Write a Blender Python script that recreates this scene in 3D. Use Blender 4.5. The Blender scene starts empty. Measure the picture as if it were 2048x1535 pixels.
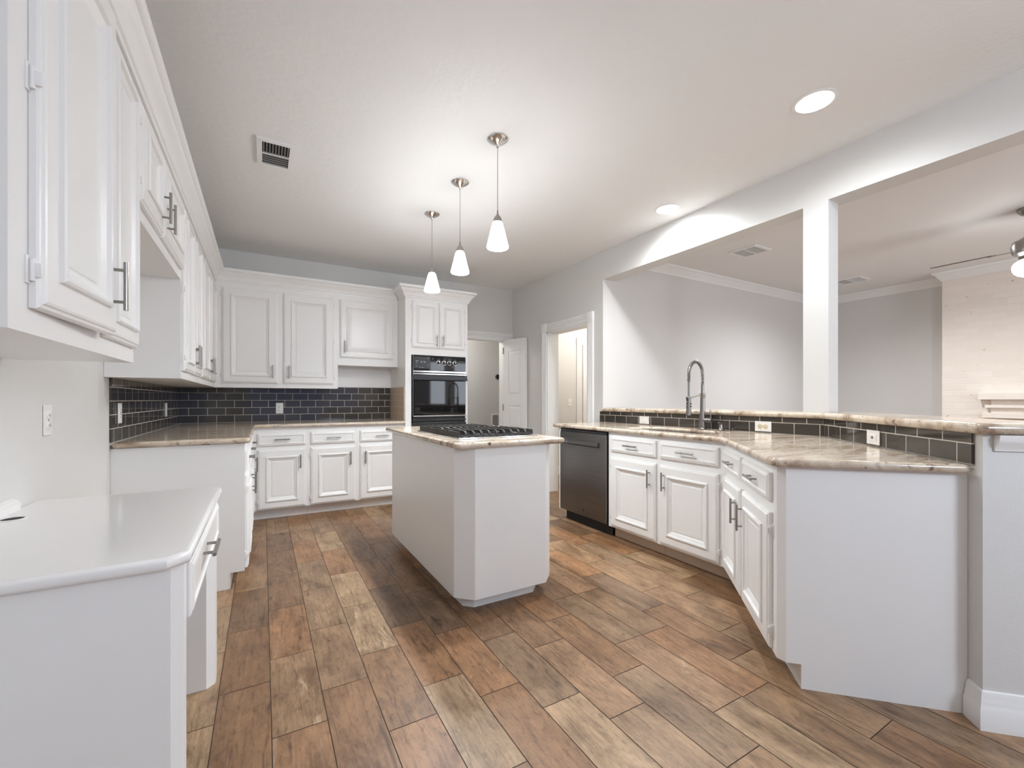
import bpy, bmesh, math, random
from mathutils import Vector, Matrix
random.seed(7)
SC = bpy.context.scene
COL = SC.collection
PI = math.pi

# ------------------------------------------------------------------ camera
cam_d = bpy.data.cameras.new('camera')
cam = bpy.data.objects.new('camera', cam_d)
COL.objects.link(cam)
cam_d.sensor_width = 36.0
cam_d.lens = 864.0 / 2048 * 36.0
cam_d.shift_y = 31.3 / 2048
cam_d.clip_start = 0.02
cam.location = (0, 0, 1.165)
cam.rotation_euler = (PI / 2, 0, -math.radians(29.95))
SC.camera = cam

# ------------------------------------------------------------------ world, exposure
W = bpy.data.worlds.new('world')
SC.world = W
W.use_nodes = True
W.node_tree.nodes['Background'].inputs[0].default_value = (0.10, 0.14, 0.26, 1)
W.node_tree.nodes['Background'].inputs[1].default_value = 1.0
SC.view_settings.view_transform = 'Standard'
SC.view_settings.look = 'None'
SC.view_settings.gamma = 1
SC.view_settings.exposure = 1.35
SC.cycles.use_denoising = True
SC.cycles.max_bounces = 16
SC.cycles.diffuse_bounces = 14
SC.cycles.caustics_reflective = False
SC.cycles.caustics_refractive = False
SC.cycles.sample_clamp_indirect = 6


def light(name, kind, loc, power, color=(1, 1, 1), size=None, size_y=None, rot=(0, 0, 0), **kw):
    d = bpy.data.lights.new(name, kind)
    d.energy = power
    d.color = color
    if kind == 'AREA':
        d.shape = 'RECTANGLE'
        d.size = size
        d.size_y = size_y or size
    for k, v in kw.items():
        setattr(d, k, v)
    o = bpy.data.objects.new(name, d)
    COL.objects.link(o)
    o.location = loc
    o.rotation_euler = rot
    return o


# daylight coming through the openings behind the camera, and the family room's windows
light('daylight_breakfast_window', 'AREA', (1.1, -3.05, 1.35), 0.7, (0.45, 0.60, 1.0), 2.9, 2.0, (PI / 2, 0, 0))
light('daylight_family_window', 'AREA', (5.5, -3.05, 1.35), 36, (0.88, 0.93, 1.0), 2.4, 2.0, (PI / 2, 0, 0))
# added fill lamps without fixtures, then bulbs of the rooms beyond the doorways
light('breakfast_fill_lamp', 'POINT', (1.6, -1.5, 1.95), 42, (0.80, 0.895, 1.0), shadow_soft_size=0.28)  # added soft fill behind the camera, no chandelier hangs there
light('family_room_fill_spot', 'SPOT', (5.6, 1.95, 2.70), 72, (.96, .98, 1.0), spot_size=math.radians(160), spot_blend=.9, shadow_soft_size=.06)  # added spot to brighten the family room's back wall, no ceiling fixture
light('family_room_fill_spot', 'SPOT', (6.0, .1, 2.70), 24, (1.0, .985, .96), spot_size=math.radians(160), spot_blend=.9, shadow_soft_size=.06)  # second added spot, brightens the brick chimney, no ceiling fixture
light('side_room_bulb', 'POINT', (4.6, 4.5, 2.35), 18, (1.0, 0.93, 0.84), shadow_soft_size=0.12)
light('hall_bulb', 'POINT', (2.3, 6.05, 2.2), 8, (1.0, 0.97, 0.93), shadow_soft_size=0.12)

# ------------------------------------------------------------------ materials
def srgb(r, g, b):
    def f(c):
        c /= 255.0
        return c / 12.92 if c <= 0.04045 else ((c + 0.055) / 1.055) ** 2.4
    return (f(r), f(g), f(b), 1)


class NT:
    def __init__(s, name):
        s.m = bpy.data.materials.new(name)
        s.m.use_nodes = True
        s.t = s.m.node_tree
        s.b = s.t.nodes['Principled BSDF']

    def n(s, kind, **kw):
        nd = s.t.nodes.new('ShaderNode' + kind)
        for k, v in kw.items():
            if k.startswith('i_'):
                key = k[2:]
                key = int(key) if key.isdigit() else key.replace('_', ' ')
                nd.inputs[key].default_value = v
            else:
                setattr(nd, k, v)
        return nd

    def l(s, a, b):
        s.t.links.new(a, b)

    def ramp(s, fac, stops):
        r = s.n('ValToRGB')
        el = r.color_ramp.elements
        while len(el) < len(stops):
            el.new(0.5)
        for e, (p, c) in zip(el, stops):
            e.position = p
            e.color = c
        s.l(fac, r.inputs[0])
        return r.outputs[0]

    def bump(s, h, strength, dist=0.002):
        b = s.n('Bump')
        b.inputs['Strength'].default_value = strength
        b.inputs['Distance'].default_value = dist
        s.l(h, b.inputs['Height'])
        s.l(b.outputs[0], s.b.inputs['Normal'])


def paint(name, col, rough=0.5, scale=0, strength=0.0, dist=0.002, coat=0.0, detail=3.0):
    k = NT(name)
    k.b.inputs['Base Color'].default_value = col
    k.b.inputs['Roughness'].default_value = rough
    k.b.inputs['Coat Weight'].default_value = coat
    k.b.inputs['Coat Roughness'].default_value = 0.08
    if scale:
        tc = k.n('TexCoord')
        nz = k.n('TexNoise', i_Scale=scale, i_Detail=detail)
        k.l(tc.outputs['Object'], nz.inputs['Vector'])
        k.bump(nz.outputs['Fac'], strength, dist)
    return k.m


M = {}
M['cab'] = paint('white_cabinet_paint', (0.80, 0.795, 0.785, 1), 0.32, 60, 0.05, 0.001)
M['cabgloss'] = paint('white_gloss_desk_paint', (0.80, 0.79, 0.78, 1), 0.12, 8, 0.03, 0.001)
M['wall'] = paint('pale_grey_wall_paint', (0.65, 0.642, 0.625, 1), 0.55, 120, 0.25, 0.0015)
M['ceil'] = paint('textured_ceiling_paint', (0.80, 0.80, 0.795, 1), 0.75, 26, 0.45, 0.004, detail=5)
M['trim'] = paint('white_trim_paint', (0.80, 0.80, 0.79, 1), 0.35)
M['nickel'] = NT('brushed_nickel').m
b = M['nickel'].node_tree.nodes['Principled BSDF']
b.inputs['Base Color'].default_value = (0.34, 0.325, 0.305, 1)
b.inputs['Metallic'].default_value = 1
b.inputs['Roughness'].default_value = 0.28
M['chrome'] = NT('polished_chrome').m
b = M['chrome'].node_tree.nodes['Principled BSDF']
b.inputs['Base Color'].default_value = (0.75, 0.75, 0.76, 1)
b.inputs['Metallic'].default_value = 1
b.inputs['Roughness'].default_value = 0.12
M['black'] = paint('black_enamel', (0.012, 0.012, 0.013, 1), 0.3)
M['blackglass'] = paint('black_oven_glass', (0.006, 0.006, 0.007, 1), 0.04)
M['iron'] = paint('dark_cast_iron', (0.020, 0.016, 0.013, 1), 0.5, 200, 0.15, 0.001)
M['dark'] = paint('dark_void', (0.02, 0.02, 0.02, 1), 0.8)
M['plate'] = paint('white_plastic', (0.82, 0.81, 0.79, 1), 0.3)
M['ivory'] = paint('ivory_plastic', (0.62, 0.52, 0.36, 1), 0.35)
M['red'] = paint('red_plastic', (0.45, 0.03, 0.02, 1), 0.4)
M['greyplastic'] = paint('grey_plastic', (0.20, 0.20, 0.20, 1), 0.4)
M['mortar'] = paint('pale_mortar', (0.60, 0.57, 0.52, 1), 0.9)
M['grout'] = paint('brown_floor_grout', (0.085, 0.055, 0.038, 1), 0.85)
M['barewood'] = paint('bare_wood_kick', srgb(196, 178, 158), 0.6, 30, 0.1)


def emit(name, col, s):
    k = NT(name)
    k.b.inputs['Base Color'].default_value = (0.9, 0.9, 0.9, 1)
    k.b.inputs['Emission Color'].default_value = col
    k.b.inputs['Emission Strength'].default_value = s
    return k.m


M['glow'] = emit('lit_frosted_glass', (0.95, 0.98, 1.0, 1), 17.0)
M['can'] = emit('lit_downlight_lens', (0.98, 0.99, 1.0, 1), 16.0)
M['fanlight'] = emit('lit_fan_globe', (1.0, 0.985, 0.96, 1), 9.0)


def steel():
    k = NT('dark_stainless_steel')
    k.b.inputs['Metallic'].default_value = 1
    k.b.inputs['Roughness'].default_value = 0.36
    tc = k.n('TexCoord')
    mp = k.n('Mapping')
    mp.inputs['Scale'].default_value = (3, 3, 260)
    nz = k.n('TexNoise', i_Scale=1.0, i_Detail=3.0)
    k.l(tc.outputs['Object'], mp.inputs[0])
    k.l(mp.outputs[0], nz.inputs['Vector'])
    k.l(k.ramp(nz.outputs['Fac'], [(0.3, (0.16, 0.155, 0.15, 1)), (0.7, (0.21, 0.20, 0.195, 1))]), k.b.inputs['Base Color'])
    return k.m


M['steel'] = steel()


def granite():
    k = NT('cream_brown_granite')
    tc = k.n('TexCoord')
    mp = k.n('Mapping')
    mp.inputs['Rotation'].default_value = (0.25, 0.15, math.radians(40))
    mp.inputs['Scale'].default_value = (1.8, 12.0, 9.0)
    wv = k.n('TexNoise', i_Scale=1.5, i_Detail=4.0)
    k.l(tc.outputs['Object'], wv.inputs['Vector'])
    add = k.n('VectorMath', operation='MULTIPLY_ADD')
    add.inputs[1].default_value = (0.35, 0.35, 0.35)
    k.l(wv.outputs['Color'], add.inputs[0])
    k.l(tc.outputs['Object'], add.inputs[2])
    k.l(add.outputs[0], mp.inputs[0])
    nz = k.n('TexNoise', i_Scale=1.0, i_Detail=8.0, i_Roughness=0.62)
    k.l(mp.outputs[0], nz.inputs['Vector'])
    c1 = k.ramp(nz.outputs['Fac'], [(0.25, srgb(100, 80, 69)), (0.36, srgb(154, 133, 114)), (0.46, srgb(190, 174, 155)),
                                    (0.57, srgb(208, 196, 180)), (0.66, srgb(170, 157, 143)), (0.76, srgb(138, 133, 133))])
    nz2 = k.n('TexNoise', i_Scale=24.0, i_Detail=6.0, i_Roughness=0.7)
    k.l(tc.outputs['Object'], nz2.inputs['Vector'])
    f2 = k.ramp(nz2.outputs['Fac'], [(0.33, (1, 1, 1, 1)), (0.41, (0, 0, 0, 1))])
    mx = k.n('Mix', data_type='RGBA')
    k.l(f2, mx.inputs[0])
    k.l(c1, mx.inputs[6])
    mx.inputs[7].default_value = srgb(98, 72, 60)
    k.l(mx.outputs[2], k.b.inputs['Base Color'])
    k.b.inputs['Roughness'].default_value = 0.13
    return k.m


M['granite'] = granite()


def tile(name, w, h, c1, c2, mortar, msize, rough, off=(0, 0), bump=0.5, bdist=0.002, noise=0.0, squash=0.5, chips=None):
    k = NT(name)
    tc = k.n('TexCoord')
    mp = k.n('Mapping')
    mp.inputs['Location'].default_value = (off[0], off[1], 0)
    k.l(tc.outputs['UV'], mp.inputs[0])
    br = k.n('TexBrick', offset=squash)
    br.inputs['Color1'].default_value = c1
    br.inputs['Color2'].default_value = c2
    br.inputs['Mortar'].default_value = mortar
    br.inputs['Scale'].default_value = 1.0
    br.inputs['Mortar Size'].default_value = msize
    br.inputs['Mortar Smooth'].default_value = 0.15
    br.inputs['Bias'].default_value = 0.0
    br.inputs['Brick Width'].default_value = w
    br.inputs['Row Height'].default_value = h
    k.l(mp.outputs[0], br.inputs['Vector'])
    colour = br.outputs['Color']
    if chips:
        cn = k.n('TexNoise', i_Scale=11.0, i_Detail=2.0)
        k.l(mp.outputs[0], cn.inputs['Vector'])
        cm = k.n('Mix', data_type='RGBA')
        k.l(k.ramp(cn.outputs['Fac'], [(0.70, (0, 0, 0, 1)), (0.74, (.8, .8, .8, 1))]), cm.inputs[0])
        k.l(colour, cm.inputs[6])
        cm.inputs[7].default_value = chips
        colour = cm.outputs[2]
    k.l(colour, k.b.inputs['Base Color'])
    if isinstance(rough, tuple):
        k.l(k.ramp(br.outputs['Fac'], [(0, (rough[0],) * 3 + (1,)), (1, (rough[1],) * 3 + (1,))]), k.b.inputs['Roughness'])
    else:
        k.b.inputs['Roughness'].default_value = rough
    inv = k.n('Math', operation='SUBTRACT')
    inv.inputs[0].default_value = 1.0
    k.l(br.outputs['Fac'], inv.inputs[1])
    hh = inv.outputs[0]
    if noise:
        nz = k.n('TexNoise', i_Scale=38.0, i_Detail=5.0)
        k.l(mp.outputs[0], nz.inputs['Vector'])
        ma = k.n('Math', operation='MULTIPLY_ADD')
        ma.inputs[1].default_value = noise
        k.l(nz.outputs['Fac'], ma.inputs[0])
        k.l(hh, ma.inputs[2])
        hh = ma.outputs[0]
    k.bump(hh, bump, bdist)
    return k.m


M['tile'] = tile('charcoal_subway_tile', 0.1557, 0.0765, srgb(60, 56, 52), srgb(72, 67, 61), srgb(196, 189, 180), 0.0024, (0.07, 0.7))
M['brick'] = tile('whitewashed_brick', 0.215, 0.075, srgb(229, 220, 210), srgb(234, 226, 217), srgb(231, 222, 212), 0.007, 0.85,
                  bump=0.4, bdist=0.005, noise=0.9, chips=srgb(168, 140, 118))


def wood():
    k = NT('wood_look_floor_tile')
    at = k.n('Attribute', attribute_name='tone')
    uv = k.n('UVMap', uv_map='grain')

    def noise(sx, sy, detail, rough, dist):
        mp = k.n('Mapping')
        mp.inputs['Scale'].default_value = (sx, sy, 1)
        k.l(uv.outputs[0], mp.inputs[0])
        nz = k.n('TexNoise', i_Scale=1.0, i_Detail=detail, i_Roughness=rough, i_Distortion=dist)
        k.l(mp.outputs[0], nz.inputs['Vector'])
        return nz.outputs['Fac']

    def times(a, fac, stops, amount=1.0):
        m = k.n('Mix', data_type='RGBA', blend_type='MULTIPLY')
        m.inputs[0].default_value = amount
        k.l(a, m.inputs[6])
        k.l(k.ramp(fac, stops), m.inputs[7])
        return m.outputs[2]

    c = noise(11, 4.5, 6.0, 0.62, 0.5)            # cloudy tone inside a plank
    g = noise(75, 5.0, 9.0, 0.70, 0.5)            # fine grain along the plank
    f = noise(60, 26, 8.0, 0.72, 0.6)             # weathered speckle
    d = noise(24, 2.6, 6.0, 0.60, 1.2)            # dark streaks
    col = times(at.outputs['Color'], c, [(0.30, (0.58, 0.51, 0.45, 1)), (0.48, (0.97, 0.96, 0.94, 1)), (0.68, (1.32, 1.32, 1.30, 1))])
    col = times(col, g, [(0.30, (0.52, 0.45, 0.40, 1)), (0.46, (1, 1, 1, 1)), (0.72, (1.2, 1.2, 1.2, 1))], 1.0)
    col = times(col, f, [(0.30, (0.55, 0.50, 0.46, 1)), (0.45, (1, 1, 1, 1)), (0.70, (1.25, 1.24, 1.22, 1))], 1.0)
    col = times(col, d, [(0.28, (0.34, 0.29, 0.25, 1)), (0.40, (1, 1, 1, 1))], 0.9)
    v = noise(13, 3.2, 9.0, 0.72, 0.7)            # pale flaked-paint streaks
    vf = k.ramp(v, [(0.57, (0, 0, 0, 1)), (0.64, (0.6, 0.6, 0.6, 1)), (0.74, (0.8, 0.8, 0.8, 1))])
    va = k.n('Math', operation='MULTIPLY')
    k.l(vf, va.inputs[0])
    k.l(at.outputs['Alpha'], va.inputs[1])
    mx = k.n('Mix', data_type='RGBA')
    k.l(va.outputs[0], mx.inputs[0])
    k.l(col, mx.inputs[6])
    mx.inputs[7].default_value = srgb(190, 166, 136)
    k.l(mx.outputs[2], k.b.inputs['Base Color'])
    k.b.inputs['Roughness'].default_value = 0.42
    k.bump(g, 0.15, 0.002)
    return k.m


M['wood'] = wood()
M['print1'] = paint('pale_display_print', (.32, .32, .31, 1), .5)
M['print2'] = paint('grey_panel_print', (.22, .22, .215, 1), .5)

# ------------------------------------------------------------------ mesh helpers
def obj(name, bm, mats, parent=None, smooth=False, uv=False):
    if uv:
        lay = bm.loops.layers.uv.verify()
        for f in bm.faces:
            n = f.normal if f.normal.length else Vector((0, 0, 1))
            f.normal_update()
            n = f.normal
            for lp in f.loops:
                c = lp.vert.co
                if abs(n.z) > 0.7:
                    lp[lay].uv = (c.x, c.y)
                elif abs(n.x) > abs(n.y):
                    lp[lay].uv = (c.y, c.z)
                else:
                    lp[lay].uv = (c.x, c.z)
    me = bpy.data.meshes.new(name)
    bm.normal_update()
    bm.to_mesh(me)
    bm.free()
    for m in (mats if isinstance(mats, (list, tuple)) else [mats]):
        me.materials.append(m)
    if smooth:
        me.shade_smooth()
        me.set_sharp_from_angle(angle=math.radians(35))
    o = bpy.data.objects.new(name, me)
    COL.objects.link(o)
    if parent:
        o.parent = parent
    return o


def tag(o, label=None, cat=None, group=None, kind=None):
    if label:
        o['label'] = label
    if cat:
        o['category'] = cat
    if group:
        o['group'] = group
    if kind:
        o['kind'] = kind
    return o


def thing(name, label, cat, loc=(0, 0, 0), rot=0.0, group=None):
    o = bpy.data.objects.new(name, None)
    o.empty_display_size = 0.1
    COL.objects.link(o)
    o.location = loc
    o.rotation_euler = (0, 0, rot)
    return tag(o, label, cat, group)


def struct(name, bm, mats, smooth=False, uv=False):
    return tag(obj(name, bm, mats, None, smooth, uv), kind='structure')


def BM():
    return bmesh.new()


def box(bm, x0, x1, y0, y1, z0, z1, bev=0.0, mi=0):
    vs = [bm.verts.new(p) for p in ((x0, y0, z0), (x1, y0, z0), (x1, y1, z0), (x0, y1, z0),
                                    (x0, y0, z1), (x1, y0, z1), (x1, y1, z1), (x0, y1, z1))]
    fs = [bm.faces.new([vs[i] for i in q]) for q in ((3, 2, 1, 0), (4, 5, 6, 7), (0, 1, 5, 4), (1, 2, 6, 5), (2, 3, 7, 6), (3, 0, 4, 7))]
    for f in fs:
        f.material_index = mi
    if bev:
        es = list({e for f in fs for e in f.edges})
        r = bmesh.ops.bevel(bm, geom=es, offset=bev, segments=2, profile=0.5, affect='EDGES')
        for f in r['faces']:
            f.material_index = mi
    return bm


def prism(bm, pts, vec, mi=0):
    """closed polygon of 3D points pushed along vec"""
    v = Vector(vec)
    a = [bm.verts.new(p) for p in pts]
    b2 = [bm.verts.new(Vector(p) + v) for p in pts]
    n = len(pts)
    fs = [bm.faces.new(a), bm.faces.new(b2[::-1])]
    for i in range(n):
        fs.append(bm.faces.new((a[i], b2[i], b2[(i + 1) % n], a[(i + 1) % n])))
    bmesh.ops.recalc_face_normals(bm, faces=fs)
    for f in fs:
        f.material_index = mi
    return bm


def sweep(bm, path, prof, side=1, mi=0):
    """profile (out, z) swept along a 2D path with mitres; 'out' points to the right of travel when side=1"""
    n = len(path)
    P = [Vector(p) for p in path]
    rings = []
    for i in range(n):
        if i == 0:
            d1 = d2 = (P[1] - P[0]).normalized()
        elif i == n - 1:
            d1 = d2 = (P[-1] - P[-2]).normalized()
        else:
            d1 = (P[i] - P[i - 1]).normalized()
            d2 = (P[i + 1] - P[i]).normalized()
        n1 = Vector((d1.y, -d1.x)) * side
        n2 = Vector((d2.y, -d2.x)) * side
        m = (n1 + n2)
        m = m / max(1e-6, m.dot(n1))
        rings.append([bm.verts.new((P[i].x + m.x * o, P[i].y + m.y * o, z)) for o, z in prof])
    fs = []
    k = len(prof)
    for a, b2 in zip(rings, rings[1:]):
        for j in range(k):
            fs.append(bm.faces.new((a[j], a[(j + 1) % k], b2[(j + 1) % k], b2[j])))
    fs.append(bm.faces.new(rings[0]))
    fs.append(bm.faces.new(rings[-1][::-1]))
    bmesh.ops.recalc_face_normals(bm, faces=fs)
    for f in fs:
        f.material_index = mi
    return bm


def tube(bm, pts, r, seg=12, mi=0, cap=True):
    P = [Vector(p) for p in pts]
    R = r if isinstance(r, (list, tuple)) else [r] * len(P)
    t0 = (P[1] - P[0]).normalized()
    up = Vector((0, 0, 1)) if abs(t0.z) < 0.9 else Vector((1, 0, 0))
    nrm = t0.cross(up).normalized()
    rings = []
    for i, p in enumerate(P):
        t = (P[min(i + 1, len(P) - 1)] - P[max(i - 1, 0)]).normalized()
        nrm = (nrm - t * nrm.dot(t)).normalized()
        bn = t.cross(nrm)
        rings.append([bm.verts.new(p + (nrm * math.cos(2 * PI * j / seg) + bn * math.sin(2 * PI * j / seg)) * R[i]) for j in range(seg)])
    fs = []
    for a, b2 in zip(rings, rings[1:]):
        for j in range(seg):
            fs.append(bm.faces.new((a[j], a[(j + 1) % seg], b2[(j + 1) % seg], b2[j])))
    if cap:
        fs.append(bm.faces.new(rings[0][::-1]))
        fs.append(bm.faces.new(rings[-1]))
    bmesh.ops.recalc_face_normals(bm, faces=fs)
    for f in fs:
        f.material_index = mi
    return bm


def lathe(bm, prof, c=(0, 0), seg=32, mi=0, mat=None):
    """profile of (radius, z), turned about a vertical axis at c; mat optionally transforms it"""
    rings = []
    for r, z in prof:
        ring = []
        for j in range(seg):
            a = 2 * PI * j / seg
            v = Vector((c[0] + max(r, 1e-4) * math.cos(a), c[1] + max(r, 1e-4) * math.sin(a), z))
            ring.append(bm.verts.new(mat @ v if mat else v))
        rings.append(ring)
    fs = []
    for a, b2 in zip(rings, rings[1:]):
        for j in range(seg):
            fs.append(bm.faces.new((a[j], a[(j + 1) % seg], b2[(j + 1) % seg], b2[j])))
    if prof[0] != prof[-1]:
        fs.append(bm.faces.new(rings[0][::-1]))
        fs.append(bm.faces.new(rings[-1]))
    bmesh.ops.recalc_face_normals(bm, faces=fs)
    for f in fs:
        f.material_index = mi
    return bm


def slab(name, outline, z0, z1, r, mat, parent=None, holes=()):
    """flat slab with a rounded edge all round and optional cut-outs"""
    cu = bpy.data.curves.new(name, 'CURVE')
    cu.dimensions = '2D'
    cu.fill_mode = 'BOTH'
    cu.extrude = (z1 - z0) / 2 - r
    cu.bevel_depth = r
    cu.bevel_resolution = 4
    cu.offset = -r
    for pts in (outline,) + tuple(holes):
        sp = cu.splines.new('POLY')
        sp.points.add(len(pts) - 1)
        for q, p in zip(sp.points, pts):
            q.co = (p[0], p[1], 0, 1)
        sp.use_cyclic_u = True
    tmp = bpy.data.objects.new('tmp', cu)
    COL.objects.link(tmp)
    bpy.context.view_layer.update()
    dg = bpy.context.evaluated_depsgraph_get()
    me = bpy.data.meshes.new_from_object(tmp.evaluated_get(dg))
    bpy.data.objects.remove(tmp)
    bm = BM()
    bm.from_mesh(me)
    bmesh.ops.remove_doubles(bm, verts=bm.verts, dist=1e-5)
    bmesh.ops.translate(bm, verts=bm.verts, vec=(0, 0, (z0 + z1) / 2))
    bmesh.ops.recalc_face_normals(bm, faces=bm.faces)
    o = obj(name, bm, mat, parent, smooth=True)
    for p in o.data.polygons:
        if abs(p.normal.z) > .999:
            p.use_smooth = False
    return o


def chamfered(pts, idx, c):
    """cut the listed corners of a polygon by c"""
    out = []
    n = len(pts)
    for i, p in enumerate(pts):
        if i in idx:
            p0, p1, p2 = Vector(pts[i - 1]), Vector(p), Vector(pts[(i + 1) % n])
            out.append(tuple(p1 + (p0 - p1).normalized() * c))
            out.append(tuple(p1 + (p2 - p1).normalized() * c))
        else:
            out.append(p)
    return out


def rounded(pts, idx, r, seg=5):
    out = []
    n = len(pts)
    for i, p in enumerate(pts):
        if i in idx:
            p0, p1, p2 = Vector(pts[i - 1]), Vector(p), Vector(pts[(i + 1) % n])
            a = (p0 - p1).normalized()
            b2 = (p2 - p1).normalized()
            ang = a.angle(b2)
            d = r / math.tan(ang / 2)
            c = p1 + (a + b2).normalized() * (r / math.sin(ang / 2))
            s = p1 + a * d - c
            e = p1 + b2 * d - c
            for k in range(seg + 1):
                t = k / seg
                v = s.lerp(e, t)
                out.append(tuple(c + v.normalized() * r))
        else:
            out.append(p)
    return out


# ------------------------------------------------------------------ dimensions
XL, XR, YB, YR = -0.73, 3.12, 5.40, -3.0      # kitchen walls
CZ = 2.735                                     # ceiling
CT = 0.928                                     # worktop height
WT = 0.16                                      # thickness of the wall with the opening
XF = 7.6                                       # far wall of the family room
YL = 3.484                                     # family room back wall
BEAM = 2.44
s2 = math.sqrt(0.5)

# ------------------------------------------------------------------ floor (wood-look plank tiles)
PW, PL = 0.1782, 0.5165
TONES = {'red': (150, 112, 79), 'orange': (166, 121, 83), 'brown': (138, 106, 78), 'tan': (168, 135, 102), 'pale': (188, 160, 126),
         'grey': (146, 120, 97), 'dark': (118, 94, 74), 'pink': (182, 144, 110), 'greytan': (160, 132, 103)}
KNOWN = {(-1, 0): 'red', (-1, 1): 'red', (-1, -1): 'brown', (-1, 2): 'brown', (-1, 3): 'tan',
         (0, 0): 'tan', (0, -1): 'red', (0, 1): 'orange', (0, 2): 'brown', (0, 3): 'brown', (0, 4): 'brown',
         (1, 0): 'tan', (1, -1): 'red', (1, 1): 'greytan', (1, 2): 'greytan', (1, 3): 'orange', (1, 4): 'tan',
         (2, 0): 'red', (2, 1): 'pale', (2, 2): 'pale', (2, 3): 'orange', (2, -1): 'orange', (2, 4): 'pale',
         (3, 0): 'orange', (3, -1): 'pale', (3, 1): 'dark', (3, 2): 'red', (3, 3): 'brown',
         (4, 0): 'orange', (4, 1): 'dark', (4, -1): 'red', (4, -2): 'orange', (4, 2): 'brown',
         (5, 0): 'greytan', (5, -1): 'pale', (5, 1): 'brown', (6, 0): 'pink', (6, -1): 'greytan', (6, 1): 'brown', (6, -2): 'orange',
         (7, 0): 'red', (7, -1): 'greytan', (7, 1): 'orange', (8, -1): 'pink', (8, 0): 'greytan', (8, 1): 'brown', (8, -2): 'pale',
         (9, 0): 'tan', (9, -1): 'orange', (9, 1): 'pink', (10, 0): 'grey', (10, 1): 'orange', (10, -1): 'red'}
VEIN = {(0, 0): 1, (1, -1): .3, (2, 1): 1, (4, 0): 1, (8, -1): 1, (3, -1): .2}
OFFS = {-1: 1.533, 0: 1.697, 1: 1.359, 2: 1.53, 3: 1.70, 4: 1.53, 5: 1.356, 6: 1.187, 7: 1.362, 8: 1.537}
bm = BM()
uvl = bm.loops.layers.uv.new('grain')
cl = bm.loops.layers.float_color.new('tone')


def fquad(x0, x1, y0, y1, z, mi, col, a, su, sv):
    f = bm.faces.new([bm.verts.new(p) for p in ((x0, y0, z), (x1, y0, z), (x1, y1, z), (x0, y1, z))])
    f.material_index = mi
    for lp in f.loops:
        c = lp.vert.co
        lp[uvl].uv = (c.x + su, c.y + sv)
        lp[cl] = (col[0], col[1], col[2], a)


fquad(XL, XF, YR, 6.9, -0.0022, 1, (0, 0, 0), 0, 0, 0)
names = list(TONES)
rnd = random.Random(11)
g = 0.0016
for k in range(-5, 47):
    x0 = max(XL, 0.026 + PW * k)
    x1 = min(XF, 0.026 + PW * (k + 1))
    if x1 - x0 < 0.01:
        continue
    off = OFFS.get(k, 1.36 + 0.1722 * rnd.randrange(3))
    for j in range(-10, 12):
        y0, y1 = max(YR, off + PL * j), min(6.9, off + PL * (j + 1))
        if y1 - y0 < 0.01:
            continue
        jj = j
        if k == 1:
            jj = j - 1
        t = KNOWN.get((k, jj)) or rnd.choice(['red', 'orange', 'brown', 'brown', 'tan', 'tan', 'greytan', 'grey', 'pink', 'pale'])
        c = srgb(*[.66 * q + .34 * m for q, m in zip(TONES[t], (154, 121, 92))])
        v = 0.56 + 0.15 * rnd.random()
        fquad(x0 + g, x1 - g, y0 + g, y1 - g, 0, 0, (c[0] * v, c[1] * v, c[2] * v), VEIN.get((k, jj), rnd.choice([0, 0, 0.1, 0.35])),
              rnd.uniform(-60, 60), rnd.uniform(-60, 60))
struct('floor', bm, [M['wood'], M['grout']])

# ------------------------------------------------------------------ shell
bm = BM()
box(bm, XL - .12, XF + .12, YR - .12, 7.0, CZ, CZ + .12)
struct('ceiling', bm, M['ceil'])
bm = BM()
box(bm, XL - .12, XL, YR - .12, YB + .12, 0, CZ)
struct('wall_left', bm, M['wall'])

DX0, DX1, DZ = 2.20, 2.985, 2.015             # hall doorway in the back wall
bm = BM()
box(bm, XL, DX0, YB, YB + .12, 0, CZ)
box(bm, DX0, DX1, YB, YB + .12, DZ, CZ)
box(bm, DX1, XR + WT, YB, YB + .12, 0, CZ)
struct('wall_back', bm, M['wall'])

EY0, EY1, EZ = 3.725, 4.525, 2.02             # doorway in the right wall
bm = BM()
box(bm, XR, XR + WT, YL, EY0, 0, CZ)
box(bm, XR, XR + WT, EY0, EY1, EZ, CZ)
box(bm, XR, XR + WT, EY1, YB, 0, CZ)
box(bm, XR, XR + WT, YR, YL, BEAM, CZ)        # header over the openings
struct('wall_right', bm, M['wall'])
bm = BM()
box(bm, XR, XR + .125, 1.378, 1.527, 1.082, BEAM)
struct('column_1', bm, M['wall'])

# low wall behind the sink and along the angled wing (45 degrees)
K = 1.72                                       # wing face: x - y = K
BY = XR - K                                    # bend on the kitchen side
SE = 1.916                                     # wing end: (x + y)/sqrt2
BAR0, BAR1 = 1.042, 1.082


def wing(s, q):
    """point on the wing: s along (1,1)/sqrt2, q across, measured from the wing face towards the family room"""
    kx = K * s2 + q
    return ((s + kx) * s2, (s - kx) * s2)


PT = 0.15
bm = BM()
a = wing(SE, 0)
b2 = wing(SE, PT)
inner = (XR + PT, XR + PT - (K + PT / s2))
prism(bm, [(XR, YL, 0), (XR, BY, 0), (a[0], a[1], 0), (b2[0], b2[1], 0), (inner[0], inner[1], 0), (XR + PT, YL, 0)], (0, 0, BAR0))
struct('wall_peninsula', bm, M['wall'])

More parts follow.
